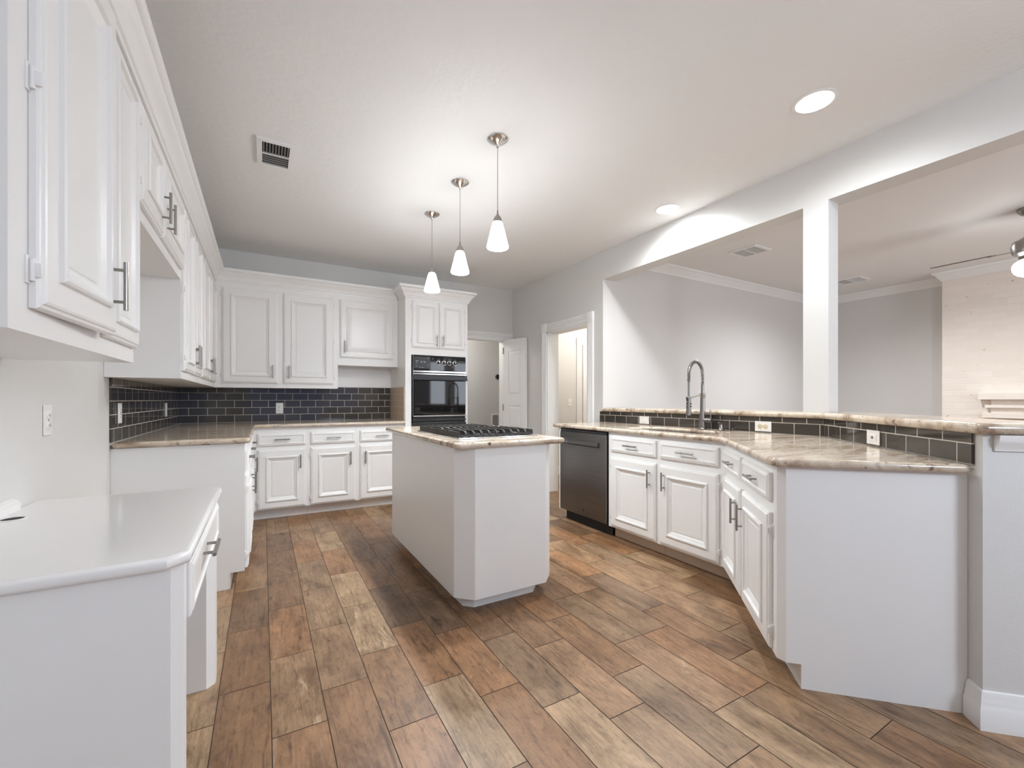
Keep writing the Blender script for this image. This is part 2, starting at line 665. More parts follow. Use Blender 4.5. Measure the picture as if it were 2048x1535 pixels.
# rear wall with the breakfast windows, behind the camera
bm = BM()
for x0, x1, z0, z1 in ((XL, -.4, 0, CZ), (-.4, 2.6, 0, .35), (-.4, 2.6, 2.35, CZ), (2.6, 4.3, 0, CZ), (4.3, 6.7, 0, .35), (4.3, 6.7, 2.35, CZ), (6.7, XF, 0, CZ)):
    box(bm, x0, x1, YR - .12, YR, z0, z1)
struct('wall_rear', bm, M['wall'])
for n, (x0, x1) in enumerate(((-.4, 2.6), (4.3, 6.7)), 1):
    bm = BM()
    for z0, z1 in ((.35, .40), (2.30, 2.35)):
        box(bm, x0, x1, YR - .04, YR + .015, z0, z1)
    for i in range(4):
        x = x0 + (x1 - x0 - .05) * i / 3
        box(bm, x, x + .05, YR - .04, YR + .015, .40, 2.30)
    struct('window_%d' % n, bm, M['trim'])

# family room
bm = BM()
box(bm, XR + WT, XF, YL, YL + .12, 0, CZ)
struct('wall_family_back', bm, M['wall'])
bm = BM()
box(bm, XF, XF + .12, YR - .12, YL + .12, 0, CZ)
struct('wall_family_far', bm, M['wall'])
# side room through the right doorway
bm = BM()
box(bm, XR + WT, 6.6, 5.46, 5.56, 0, CZ)
struct('wall_side_room_back', bm, M['wall'])
bm = BM()
box(bm, 6.6, 6.7, YL + .12, 5.56, 0, CZ)
struct('wall_side_room_far', bm, M['wall'])
# hall beyond the back doorway
bm = BM()
box(bm, 0.9, 4.4, 6.62, 6.72, 0, CZ)
struct('wall_hall_back', bm, M['wall'])
bm = BM()
box(bm, 4.3, 4.4, 5.56, 6.62, 0, CZ)
struct('wall_hall_right', bm, M['wall'])
bm = BM()
box(bm, 0.9, 1.0, 5.52, 6.62, 0, CZ)
struct('wall_hall_left', bm, M['wall'])
bm = BM()
box(bm, 1.0, 4.3, 5.56, 6.62, 2.44, 2.50)
struct('ceiling_hall', bm, M['ceil'])

# mouldings -------------------------------------------------------
CROWN = [(0, CZ), (0, CZ - .105), (.010, CZ - .105), (.014, CZ - .088), (.030, CZ - .070), (.052, CZ - .040), (.060, CZ - .030), (.076, CZ - .022), (.080, CZ - .001)]
CY1, CX0 = 1.98, 7.30                          # chimney breast
bm = BM()
sweep(bm, [(XR + WT, YL), (XF, YL), (XF, CY1), (CX0, CY1), (CX0, -.6), (XF, -.6), (XF, YR)], CROWN, 1)
struct('trim_1', bm, M['trim'], smooth=True)
BASE = [(0, 0), (.018, 0), (.018, .075), (.014, .082), (.014, .095), (.011, .103), (.010, .118), (.006, .132), (0, .135)]
bm = BM()
c0 = wing(SE + .064, 0)
c1 = wing(SE, 0)
c2 = wing(SE, PT)
c3 = (XR + PT, XR + PT - (K + PT / s2))
sweep(bm, [c0, c1, c2, c3, (XR + PT, YL)], BASE, 1)
struct('baseboard_peninsula', bm, M['trim'], smooth=True)
bm = BM()
sweep(bm, [(XR, 4.655), (XR, YB)], BASE, -1)
struct('baseboard_right', bm, M['trim'], smooth=True)
bm = BM()
sweep(bm, [(XR + WT, 5.46), (4.22, 5.46)], BASE, 1)
struct('baseboard_side_room', bm, M['trim'], smooth=True)
bm = BM()
sweep(bm, [(XL, -2.9), (XL, 1.25)], BASE, 1)
struct('baseboard_left', bm, M['trim'], smooth=True)


def casing_profile(w):
    """fluted casing cross-section (across, out)"""
    return [(0, 0), (0, .016), (.012, .020), (.020, .020), (.026, .013), (.034, .020), (w / 2 - .008, .020), (w / 2, .012), (w / 2 + .008, .020),
            (w - .034, .020), (w - .026, .013), (w - .020, .020), (w - .012, .020), (w, .016), (w, 0)]


# casing of the right doorway
bm = BM()
w = 0.095
for y0 in (EY0 - w, EY1):
    prism(bm, [(XR - o, y0 + a, 0) for a, o in casing_profile(w)], (0, 0, EZ))
prism(bm, [(XR - o, EY0, EZ + a) for a, o in casing_profile(w)], (0, EY1 - EY0, 0))
for y0 in (EY0 - w, EY1):
    box(bm, XR - .026, XR, y0 - .006, y0 + w + .006, EZ, EZ + w + .012, .003)
for y0, y1 in ((EY0 - .001, EY0 + .018), (EY1 - .018, EY1 + .001)):   # jambs
    box(bm, XR - .004, XR + WT + .004, y0, y1, 0, EZ)
box(bm, XR - .004, XR + WT + .004, EY0, EY1, EZ - .018, EZ + .001)
struct('trim_2', bm, M['trim'], smooth=True)
# casing of the hall doorway
bm = BM()
w = 0.09
prism(bm, [(DX0 - .06, YB - o, DZ + a) for a, o in casing_profile(w)], (XR - DX0 + .058, 0, 0))
prism(bm, [(DX1 + a, YB - o, 0) for a, o in casing_profile(w)], (0, 0, DZ))
prism(bm, [(DX0 - .065 + a * .7, YB - o, 0) for a, o in casing_profile(w)], (0, 0, DZ))
box(bm, DX1 - .018, DX1 + .001, YB - .004, YB + .124, 0, DZ)
box(bm, DX0 - .001, DX0 + .018, YB - .004, YB + .124, 0, DZ)
box(bm, DX0, DX1, YB - .004, YB + .124, DZ - .018, DZ + .001)
struct('trim_3', bm, M['trim'], smooth=True)
# casing of the door seen in the side room
SX0 = 4.33
bm = BM()
w = 0.105
prism(bm, [(SX0 + a, 5.46 - o, 0) for a, o in casing_profile(w)], (0, 0, 2.04))
prism(bm, [(SX0 + w + .84 + a, 5.46 - o, 0) for a, o in casing_profile(w)], (0, 0, 2.04))
prism(bm, [(SX0 + w, 5.46 - o, 2.04 + a) for a, o in casing_profile(w)], (.84, 0, 0))
for x in (SX0, SX0 + w + .84):
    box(bm, x - .006, x + w + .006, 5.434, 5.46, 2.04, 2.157, .003)
struct('trim_4', bm, M['trim'], smooth=True)


def ringpanel(bm, x0, x1, z0, z1, rings, y=0.0):
    """front panel as nested rectangular rings: (inset, height towards -y)"""
    prev = None
    fs = []
    for ins, h in rings:
        ring = [bm.verts.new(p) for p in ((x0 + ins, y - h, z0 + ins), (x1 - ins, y - h, z0 + ins), (x1 - ins, y - h, z1 - ins), (x0 + ins, y - h, z1 - ins))]
        if prev:
            for j in range(4):
                fs.append(bm.faces.new((prev[j], prev[(j + 1) % 4], ring[(j + 1) % 4], ring[j])))
        else:
            fs.append(bm.faces.new(ring[::-1]))
        prev = ring
    fs.append(bm.faces.new(prev))
    return fs


PANEL = [(0, 0), (.004, -.006), (.014, -.008), (.022, -.002), (.03, -.001)]


def slab_door(bm, w, h, t, cols, rows):
    """raised-panel door leaf; hinge edge at x=0, closed leaf in the xz plane, thickness along +y"""
    box(bm, 0, w, .006, t - .006, 0, h)
    xs = [0]
    for c in cols:
        xs += list(c)
    xs.append(w)
    zs = [0]
    for r in rows:
        zs += list(r)
    zs.append(h)
    for yy0, yy1, sgn in ((0, .006, 1), (t - .006, t, -1)):
        for i in range(0, len(xs), 2):
            box(bm, xs[i], xs[i + 1], yy0, yy1, 0, h)
        for ci in range(1, len(xs) - 1, 2):
            for j in range(0, len(zs), 2):
                box(bm, xs[ci], xs[ci + 1], yy0, yy1, zs[j], zs[j + 1])
            for j in range(1, len(zs) - 1, 2):
                m = .03
                if sgn > 0:
                    ringpanel(bm, xs[ci] + .008, xs[ci + 1] - .008, zs[j] + .008, zs[j + 1] - .008, [(0, -.006), (m, -.001)], 0)
                else:
                    ringpanel(bm, xs[ci] + .008, xs[ci + 1] - .008, zs[j] + .008, zs[j + 1] - .008, [(0, -t + .006), (m, -t + .001)], 0)


# hall door leaf, opened into the kitchen against the right wall
bm = BM()
slab_door(bm, 0.42, 1.995, .035, [(.095, .325)], [(.16, .62), (.76, 1.07), (1.22, 1.83)])
dr = struct('door_1', bm, M['trim'])
dr.location = (2.955, 5.375, .012)
dr.rotation_euler = (0, 0, math.radians(-73))
hb = BM()
for z in (.2, 1.0, 1.8):
    tube(hb, [(.0, .0 - .006, z), (.0, -.006, z + .09)], .006, 8)
tag(obj('hinge', hb, M['nickel'], dr, True), 'nickel butt hinges')
# closed six-panel door in the side room
bm = BM()
slab_door(bm, 0.83, 2.03, .035, [(.12, .37), (.46, .71)], [(.16, .72), (.86, 1.42), (1.56, 1.82)])
d2 = struct('door_2', bm, M['trim'])
d2.location = (SX0 + .105 + .005, 5.418, .006)
kb = BM()
lathe(kb, [(.012, 0), (.012, .03), (.026, .04), (.028, .055), (.015, .065)], seg=16, mat=Matrix.Translation((.76, 0, .95)) @ Matrix.Rotation(PI / 2, 4, 'X'))
obj('doorknob', kb, M['nickel'], d2, True)

# ------------------------------------------------------------------ cabinets
DOORRINGS = [(0, 0), (0, .011), (.003, .015), (.009, .016), (.012, .020), (.018, .0215), (.068, .0215), (.070, .029), (.076, .032), (.083, .031), (.089, .022),
             (.106, .014), (.110, .011), (.118, .011), (.121, .0135)]
DRAWRINGS = [(0, 0), (0, .012), (.003, .016), (.009, .017), (.012, .020), (.018, .0215), (.024, .0215), (.027, .0175), (.034, .0165)]


def bar_handle(L, vertical, at):
    bm = BM()
    x, y, z = at
    o = .030
    if vertical:
        tube(bm, [(x, y - o, z - L / 2), (x, y - o, z + L / 2)], .0058, 12)
        for s in (-1, 1):
            tube(bm, [(x, y, z + s * L * .33), (x, y - o, z + s * L * .33)], .0045, 10)
    else:
        tube(bm, [(x - L / 2, y - o, z), (x + L / 2, y - o, z)], .0058, 12)
        for s in (-1, 1):
            tube(bm, [(x + s * L * .33, y, z), (x + s * L * .33, y - o, z)], .0045, 10)
    return bm


def hinge_bm(x, z, side):
    """white painted overlay hinge; side -1: door lies to the right of x"""
    bm = BM()
    box(bm, min(x + side * .0015, x + side * .014), max(x + side * .0015, x + side * .014), -.004, -.0005, z - .028, z + .028, .001)
    tube(bm, [(x + side * .004, -.008, z - .022), (x + side * .004, -.008, z + .022)], .0045, 8)
    box(bm, min(x, x + side * .006), max(x, x + side * .006), -.022, -.004, z - .014, z + .014, .001)
    return bm


def add_door(root, x0, x1, z0, z1, hs, hz=None, hinges=True, L=.135):
    """hs: 'L' or 'R' = side of the handle; hinges sit on the other side"""
    bm = BM()
    k = 1.0 if x1 - x0 > .4 else .74
    ringpanel(bm, x0, x1, z0, z1, [(i if i < .02 else i * k, h) for i, h in DOORRINGS], -.0006)
    d = obj('door', bm, M['cab'], root)
    ins = .05 if x1 - x0 > .4 else .036
    hx = x0 + ins if hs == 'L' else x1 - ins
    if hz is not None:
        obj('handle', bar_handle(L, True, (hx, -.0222, hz)), M['nickel'], d, True)
    if hinges:
        sx, sd = (x1, 1) if hs == 'L' else (x0, -1)
        for z in ((z0 + .075, (z0 + z1) / 2, z1 - .075) if z1 - z0 > .8 else (z0 + .075, z1 - .075)):
            obj('hinge', hinge_bm(sx, z, sd), M['cab'], d, True)
    return d


def add_drawer(root, x0, x1, z0, z1, L=.135, ends=True):
    bm = BM()
    ringpanel(bm, x0, x1, z0, z1, DRAWRINGS, -.0006)
    d = obj('drawer', bm, M['cab'], root)
    obj('handle', bar_handle(L, False, ((x0 + x1) / 2, -.0172, (z0 + z1) / 2)), M['nickel'], d, True)
    return d


def base_body(root, w, depth, kick=None, top=.892, x0=0.0, sink=False):
    bm = BM()
    if sink:
        box(bm, x0, w, 0, .075, .6855, top)
        obj('face_frame', bm, M['cab'], root)
        bm = BM()
        top = .685
    prism(bm, [(x0, 0, .098), (x0, 0, top), (x0, depth, top), (x0, depth, 0), (x0, .080, 0), (x0, .080, .098)], (w - x0, 0, 0))
    obj('body', bm, M['cab'], root)
    bm = BM()
    box(bm, x0 + .001, w - .001, .074, .0795, 0.001, .097)
    obj('toe_kick', bm, kick or M['cab'], root)


def upper_body(root, w, depth, z0, z1):
    bm = BM()
    box(bm, 0, w, 0, depth, z0, z1)
    obj('body', bm, M['cab'], root)


UZ0, UZ1 = 1.285, 2.33
TXA = 1.374
XU = -0.405                                    # face of the left wall cabinets
RL = PI / 2
# left wall uppers
t = thing('wall_cabinet', 'tall white two-door wall cabinet hanging above the white desk', 'cabinet', (XU, 1.145, 0), RL, 'white raised-panel wall cabinets')
upper_body(t, .885, XU - XL - .001, 1.297, UZ1)
ajar = add_door(t, .079, .500, 1.348, 2.262, 'R', 1.482, L=.135)
an = math.radians(3.0)                         # this door stands slightly ajar
ajar.rotation_euler = (0, 0, -an)
ajar.location = (.079 - .079 * math.cos(an), .079 * math.sin(an), 0)
add_door(t, .520, .868, 1.348, 2.262, 'R', None)
t = thing('wall_cabinet', 'short white two-door cabinet bridging the empty refrigerator space', 'cabinet', (XU, 2.031, 0), RL, 'white raised-panel wall cabinets')
upper_body(t, 1.023, XU - XL - .001, 1.845, UZ1)
add_door(t, .022, .425, 1.895, 2.262, 'R', 2.01)
add_door(t, .440, 1.0, 1.895, 2.262, 'L', 2.0)
t = thing('wall_cabinet', 'white two-door wall cabinet beside the refrigerator space with grey underside edge', 'cabinet', (XU, 3.055, 0), RL, 'white raised-panel wall cabinets')
t['label'] = 'white full-height two-door wall cabinet right beside the empty refrigerator space'
upper_body(t, .809, XU - XL - .001, UZ0, UZ1)
add_door(t, .02, .395, 1.330, 2.262, 'R', 1.447)
add_door(t, .413, .790, 1.330, 2.262, 'L', 1.447)
t = thing('wall_cabinet', 'white two-door wall cabinet on the left wall, tucked into the room corner', 'cabinet', (XU, 3.865, 0), RL, 'white raised-panel wall cabinets')
upper_body(t, 1.201, XU - XL - .001, UZ0, UZ1)
add_door(t, .02, .520, 1.330, 2.262, 'R', 1.447)
add_door(t, .540, 1.10, 1.330, 2.262, 'L', 1.447)
# back wall uppers
YU = 5.07
t = thing('wall_cabinet', 'white two-door wall cabinet on back wall above the dark tile', 'cabinet', (XL, YU, 0), 0, 'white raised-panel wall cabinets')
upper_body(t, .712 - XL, YB - YU - .001, UZ0, UZ1)
add_door(t, -.345 - XL, .135 - XL, 1.330, 2.268, 'R', 1.45)
add_door(t, .183 - XL, .668 - XL, 1.330, 2.268, 'L', 1.45)
t = thing('wall_cabinet', 'short single-door white wall cabinet next to the oven tower', 'cabinet', (.7125, YU, 0), 0, 'white raised-panel wall cabinets')
upper_body(t, .661, YB - YU - .001, 1.545, UZ1)
add_door(t, .0185, .606, 1.628, 2.268, 'L', 1.748)
bm = BM()
box(bm, .7135, TXA, YB - .006, YB - .0008, 1.3118, 1.5445)  # thin white sheet in front of the grey wall
tag(obj('wall_sheet', bm, M['cab']), 'thin white sheet on the wall between the tile and the short wall cabinet', 'panel')
# crown over the wall cabinets
CAB_CROWN = [(-.01, 2.332), (-.01, 2.315), (0.0012, 2.315), (.010, 2.315), (.012, 2.328), (.020, 2.334), (.024, 2.350), (.040, 2.378), (.056, 2.392), (.060, 2.404), (.072, 2.410), (.079, 2.418), (.079, 2.440), (-.01, 2.440)]
CAB_CROWN = [(o if o > 0 else o, z) for o, z in CAB_CROWN]
CC = [(.0008, 2.316)] + [(o, z) for o, z in CAB_CROWN if o > .005] + [(.0008, 2.440)]
bm = BM()
sweep(bm, [(XL + .001, 1.145), (XU, 1.145), (XU, YU), (1.374, YU)], CC, 1)
tag(obj('crown_moulding', bm, M['cab'], None, True), 'white crown moulding running along the tops of the wall cabinets', 'moulding')

# oven tower
TX0, TX1, TY = 1.375, 2.13, 4.77
t = thing('oven_cabinet', 'tall white cabinet tower housing the black wall oven', 'cabinet', (TX0, TY, 0), 0)
tw = TX1 - TX0
ox0, ox1, oz0, oz1 = .068, .724, .862, 1.672    # niche
bm = BM()
dp = YB - TY - .001
box(bm, 0, ox0, 0, dp, .098, UZ1 + .0)
box(bm, ox1, tw, 0, dp, .098, UZ1)
box(bm, ox0, ox1, 0, dp, .098, oz0)
box(bm, ox0, ox1, 0, dp, oz1, UZ1)
box(bm, ox0, ox1, dp - .02, dp, oz0, oz1)
box(bm, .001, tw - .001, .075, dp, 0, .098)
obj('body', bm, M['cab'], t)
add_door(t, .075, .393, 1.752, 2.285, 'R', 1.84, L=.13)
add_door(t, .398, .716, 1.752, 2.285, 'L', 1.84, L=.13)
add_drawer(t, .075, .716, .14, .42)
add_drawer(t, .075, .716, .45, .82)
bm = BM()
TC = [(.0008, 2.310)] + [(o * 1.1, z - .002) for o, z in CAB_CROWN if o > .005] + [(.0008, 2.438)]
sweep(bm, [(0, .214), (0, 0), (tw, 0), (tw, dp)], TC, 1)
obj('crown', bm, M['cab'], t, True)

# base cabinets, back wall
YBF = 4.795
bz = dict(drawer=(.715, .832), door=(.105, .678))
DZ0, DZ1, RZ0, RZ1 = .108, .682, .718, .838
labs = ['white base cabinet on back wall nearest the room corner, drawer over door',
        'white base cabinet under the outlet on back wall, middle of three',
        'white base cabinet on back wall partly hidden behind the island']
edges = [-.098, .395, .868, 1.374]
drs = [(-.046, .372, 'R'), (.417, .844, 'R'), (.893, 1.345, 'L')]
for i in range(3):
    t = thing('base_cabinet', labs[i], 'cabinet', (edges[i], YBF, 0), 0, 'white drawer-over-door base cabinets')
    base_body(t, edges[i + 1] - edges[i] - .0005, YB - YBF - .001)
    x0, x1, hs = drs[i]
    add_door(t, x0 - edges[i], x1 - edges[i], DZ0, DZ1, hs, .556)
    add_drawer(t, x0 - edges[i], x1 - edges[i], RZ0, RZ1)
# base cabinets, left wall
XBF = -.10
ly = [3.17, 3.72, 4.26, 4.794]
labs = ['white base cabinet on left wall with plain end panel facing the desk', 'white base cabinet on left wall, second from the end panel',
        'white base cabinet on left wall, deepest into the corner']
for i in range(3):
    t = thing('base_cabinet', labs[i], 'cabinet', (XBF, ly[i], 0), RL, 'white drawer-over-door base cabinets')
    w = ly[i + 1] - ly[i] - .0005
    base_body(t, w, XBF - XL - .001)
    hs = 'R' if i != 1 else 'L'
    add_door(t, .03, w - .03, DZ0, DZ1, hs, .556)
    add_drawer(t, .03, w - .03, RZ0, RZ1)
# corner filler carcass
bm = BM()
box(bm, XL + .001, XBF - .0005, 4.795, YB - .001, .0, .892)
tag(obj('corner_cabinet', bm, M['cab']), 'blind white corner base cabinet under the worktop where the two runs meet', 'cabinet')

# worktop of the two runs
slab_pts = rounded([(XL + .012, 3.148), (-.066, 3.148), (-.066, 4.755), (1.373, 4.755), (1.373, YB - .013), (XL + .012, YB - .013)], [1, 2], .03, 4)
cb = slab('countertop', slab_pts, .8935, CT, .016, M['granite'])
tag(cb, 'cream and brown granite worktop, L-shaped, running into the back left corner', 'countertop', 'granite worktops')

# backsplashes
bm = BM()
box(bm, XL + .001, XL + .0105, 3.15, YB - .001, CT + .0005, UZ0 - .0005)
uvb = obj('backsplash', bm, M['tile'], None, uv=True)
tag(uvb, 'dark grey subway tile backsplash on left wall with two outlets', 'backsplash', 'charcoal subway tile backsplashes')
bm = BM()
box(bm, XL + .0115, TX0 - .012, YB - .0105, YB - .001, CT + .0005, 1.2845)
box(bm, .7135, TX0 - .012, YB - .0105, YB - .001, 1.2845, 1.311)
for v in bm.verts:
    v.co.x += 0.649 + .1557 * 3
    v.co.z -= CT
ub = obj('backsplash', bm, M['tile'], None, uv=True)
ub.location = (-.649 - .1557 * 3, 0, CT)
tag(ub, 'dark grey subway tile backsplash along back wall beneath the wall cabinets', 'backsplash', 'charcoal subway tile backsplashes')
for v in uvb.data.vertices:
    v.co.z -= CT
uvb.location.z = CT
for lp in uvb.data.uv_layers[0].data:
    lp.uv.y -= CT
bm = BM()
box(bm, TX0 - .010, TX0 - .0008, TY + .02, YB - .012, CT + .0005, 1.311)
for v in bm.verts:
    v.co.z -= CT
tb = obj('backsplash', bm, tile('beige_tile', 0.1557, 0.0765, srgb(206, 188, 166), srgb(201, 183, 161), srgb(210, 194, 174), 0.0018, (0.25, 0.7)), None, uv=True)
tb.location = (0, 0, CT)
tag(tb, 'narrow beige return of tile on the side of the oven tower', 'backsplash', 'charcoal subway tile backsplashes')

# ------------------------------------------------------------------ wall oven
t = thing('wall_oven', 'black built-in wall oven with glass door and four knobs', 'oven', (1.456, TY, oz0 + .001), 0)
ow = .640
bm = BM()
box(bm, .004, ow - .004, .0, .5, .004, .802)
obj('body', bm, M['black'], t)
bm = BM()
box(bm, 0, ow, -.022, -.001, .634, .806, .003)
cp = obj('control_panel', bm, M['blackglass'], t)
bm = BM()
box(bm, .012, .20, -.0235, -.0222, .655, .79)
obj('clock_display', bm, paint('dark_grey_display', (.035, .035, .037, 1), .25), cp)
bm = BM()
for x, z, w, h in ((.03, .735, .03, .008), (.035, .715, .014, .006), (.088, .722, .016, .016), (.112, .726, .006, .010), (.126, .722, .016, .016), (.17, .77, .012, .007), (.17, .69, .012, .007), (.03, .68, .022, .004), (.07, .665, .02, .004), (.10, .665, .02, .004)):
    bm = BM()
    box(bm, x, x + w, -.0242, -.0236, z, z + h)
    obj('display_digit' if h > .009 else 'display_mark', bm, M['print1'], cp)
bm = BM()
for z in (.765, .725, .69):
    bm = BM()
    box(bm, .223, .235, -.0256, -.0222, z, z + .012, .002)
    obj('button', bm, M['greyplastic'], cp)
for x in (.303, .371, .436, .502):
    bm = BM()
    T = Matrix.Translation((x, -.0222, .727)) @ Matrix.Rotation(PI / 2, 4, 'X')
    lathe(bm, [(.028, 0), (.028, .004), (.024, .006), (.024, .003)], seg=28, mi=1, mat=T)
    lathe(bm, [(.022, .001), (.020, .022), (.017, .025)], seg=28, mi=0, mat=T)
    box(bm, x - .003, x + .003, -.0485, -.047, .728, .744, 0, 1)
    obj('knob', bm, [M['black'], M['chrome']], cp, True)
bm = BM()
for x, z, w in ((.29, .765, .026), (.36, .765, .026), (.425, .765, .026), (.49, .765, .026), (.335, .682, .03), (.46, .682, .03), (.545, .748, .075)):
    bm = BM()
    box(bm, x, x + w, -.0232, -.0222, z, z + .0045)
    obj('panel_print', bm, M['print2'], cp)
bm = BM()
box(bm, 0, ow, -.026, -.001, .612, .632, .002)
box(bm, .002, ow - .002, -.020, -.001, .588, .602, .002)
box(bm, -.002, 0.002, -.024, -.001, .12, .806, .001)
obj('chrome_trim', bm, M['chrome'], t)
bm = BM()
box(bm, .01, ow - .01, -.045, -.002, .125, .52, .004)
od = obj('door', bm, M['blackglass'], t)
bm = BM()
box(bm, -.008, ow + .006, -.062, -.002, .524, .582, .006)
box(bm, -.012, ow + .010, -.070, -.058, .522, .536, .004)
obj('handle', bm, M['black'], od)
bm = BM()
box(bm, 0, ow, -.047, -.002, .110, .123, .002)
obj('chrome_strip', bm, M['chrome'], od)
bm = BM()
box(bm, -.010, ow + .006, -.030, -.002, .0, .040, .004)
box(bm, .0, ow - .004, -.018, -.002, .042, .055, .002)
box(bm, -.006, ow + .004, -.026, -.002, .057, .080, .003)
box(bm, .0, ow - .004, -.018, -.002, .083, .104, .002)
obj('vent_grille', bm, M['black'], t)

# ------------------------------------------------------------------ island
IX0, IX1, IY0, IY1 = .905, 1.54, 2.12, 3.60
c = .087
t = thing('kitchen_island', 'white kitchen island with clipped corners in the middle of the floor', 'island', ((IX0 + IX1) / 2, (IY0 + IY1) / 2, 0))
ox, oy = (IX0 + IX1) / 2, (IY0 + IY1) / 2
foot = chamfered([(IX0 - ox, IY0 - oy), (IX1 - ox, IY0 - oy), (IX1 - ox, IY1 - oy), (IX0 - ox, IY1 - oy)], [0, 1, 2, 3], c * 1.0)
bm = BM()
prism(bm, [(x, y, .082) for x, y in foot], (0, 0, .902 - .082))
obj('body', bm, M['cab'], t)
bm = BM()
k2 = .072
foot2 = chamfered([(IX0 - ox + k2, IY0 - oy + k2 + .015), (IX1 - ox - k2, IY0 - oy + k2 + .015), (IX1 - ox - k2, IY1 - oy - k2), (IX0 - ox + k2, IY1 - oy - k2)], [0, 1, 2, 3], .05)
prism(bm, [(x, y, 0) for x, y in foot2], (0, 0, .0815))
obj('plinth', bm, M['cab'], t)
IT = .937
COOK = (.962, 1.50, 2.275, 3.035)
top = rounded([(IX0 - .028, IY0 - .032), (IX1 + .04, IY0 - .032), (IX1 + .04, IY1 + .04), (IX0 - .028, IY1 + .04)], [0, 1, 2, 3], .025, 4)
tag(slab('countertop', top, .9025, IT, .0165, M['granite']), 'cream granite island top with a gas cooktop set into it', 'countertop', 'granite worktops')

# gas cooktop, turned sideways on the island
x0, x1, y0, y1 = COOK
t = thing('gas_cooktop', 'stainless gas cooktop with black cast iron grates on the island', 'cooktop', ((x0 + x1) / 2, (y0 + y1) / 2, IT))
hx, hy = (x1 - x0) / 2, (y1 - y0) / 2
bm = BM()
box(bm, -hx, hx, -hy, hy, .0008, .009, .0015)
obj('tray', bm, M['chrome'], t, True)
for i in range(2):
    ya = -hy + .026 + i * (.352)
    yb = ya + .348
    xa, xb = -hx + .008, hx - (.022 if i == 0 else .085)
    bm = BM()
    # side rails
    for xx in (xa, xb - .014):
        prism(bm, [(xx, ya, .012), (xx + .014, ya, .012), (xx + .012, ya, .042), (xx + .002, ya, .042)], (0, yb - ya, 0))
    prism(bm, [(xa, yb - .013, .012), (xa, yb, .012), (xa, yb - .002, .040), (xa, yb - .011, .040)], (xb - xa, 0, 0))
    prism(bm, [(xa, ya, .012), (xa, ya + .013, .012), (xa, ya + .012, .022), (xa, ya + .002, .022)], (xb - xa, 0, 0))
    prism(bm, [(xa, (ya + yb) / 2 - .006, .026), (xa, (ya + yb) / 2 + .006, .026), (xa, (ya + yb) / 2 + .005, .044), (xa, (ya + yb) / 2 - .005, .044)], (xb - xa, 0, 0))
    nb = 10
    for j in range(1, nb):
        xc = xa + (xb - xa) * j / nb
        pts = [(xc, ya, .012), (xc, ya + .004, .030), (xc, ya + .014, .042), (xc, ya + .03, .046), (xc, yb - .004, .046), (xc, yb - .004, .036), (xc, ya + .034, .036), (xc, ya + .022, .031), (xc, ya + .014, .022), (xc, ya + .012, .012)]
        prism(bm, [(p[0] - .0065, p[1], p[2]) for p in pts], (.013, 0, 0))
    obj('grate', bm, M['iron'], t)
    for q, (bx, by) in enumerate((((xa + .12), (ya + yb) / 2), ((xb - .11), (ya + yb) / 2))):
        bm = BM()
        lathe(bm, [(.045, .010), (.045, .016), (.036, .019), (.034, .024), (.0, .025)], (bx, by), 24)
        obj('burner', bm, M['black'], t, True)
for j in range(4):
    bm = BM()
    cy = -.075 + .08 * j
    lathe(bm, [(.022, .0105), (.022, .018), (.018, .020), (.0165, .040), (.0, .042)], (hx - .04 if cy > 0 else hx - .0405, cy), 22)
    obj('knob', bm, M['chrome'], t, True)

# ------------------------------------------------------------------ peninsula cabinets
XPF = 2.54
RP = -PI / 2
pe = [3.470, 3.435, 2.765, 2.232, 1.702]
# dishwasher end panel
bm = BM()
prism(bm, [(XPF, 3.437, .098), (XPF, 3.437, .892), (XR - .001, 3.437, .892), (XR - .001, 3.437, 0), (XPF + .08, 3.437, 0), (XPF + .08, 3.437, .098)], (0, .033, 0))
tag(obj('end_panel', bm, M['cab']), 'narrow white end panel closing the far side of the dishwasher', 'panel')
# dishwasher
t = thing('dishwasher', 'dark stainless dishwasher with recessed handle under the peninsula worktop', 'dishwasher', (XPF, 3.434, 0), RP)
dw = .663
bm = BM()
box(bm, .004, dw - .004, .004, .55, .10, .888)
obj('body', bm, M['black'], t)
bm = BM()
box(bm, .006, dw - .006, -.022, .003, .108, .864, .005)
ddr = obj('door', bm, M['steel'], t, True)
bm = BM()
box(bm, .006, dw - .006, -.012, .003, .866, .884, .002)
obj('control_strip', bm, M['black'], t)
bm = BM()
prism(bm, [(.03, -.0225, .745), (.03, -.040, .755), (.03, -.044, .775), (.03, -.038, .790), (.03, -.0225, .795)], (dw - .12, 0, 0))
obj('handle', bm, M['steel'], ddr, True)
bm = BM()
lathe(bm, [(.009, 0), (.009, .0008)], seg=20, mat=Matrix.Translation((dw * .55, -.0222, .165)) @ Matrix.Rotation(PI / 2, 4, 'X'))
box(bm, dw * .55 - .005, dw * .55 + .005, -.0238, -.0225, .164, .167)
obj('emblem', bm, M['dark'], ddr)
bm = BM()
box(bm, .01, dw - .01, .055, .07, .002, .099)
obj('toe_kick', bm, M['dark'], t)
# two sink base cabinets
labs = ['white sink base cabinet beside the dishwasher, drawer over door', 'white sink base cabinet at the bend of the peninsula, drawer over door']
for i, (ya, yb, x0, x1, hs) in enumerate(((2.7645, 2.2325, 2.728, 2.248, 'R'), (2.2320, 1.7005, 2.213, 1.738, 'L'))):
    t = thing('base_cabinet', labs[i], 'cabinet', (XPF, ya, 0), RP, 'white drawer-over-door base cabinets')
    base_body(t, ya - yb, .36, M['barewood'], sink=True)
    add_door(t, ya - x0, ya - x1, DZ0 + .004, DZ1 + .004, hs, .572)
    add_drawer(t, ya - x0, ya - x1, .735, .858)
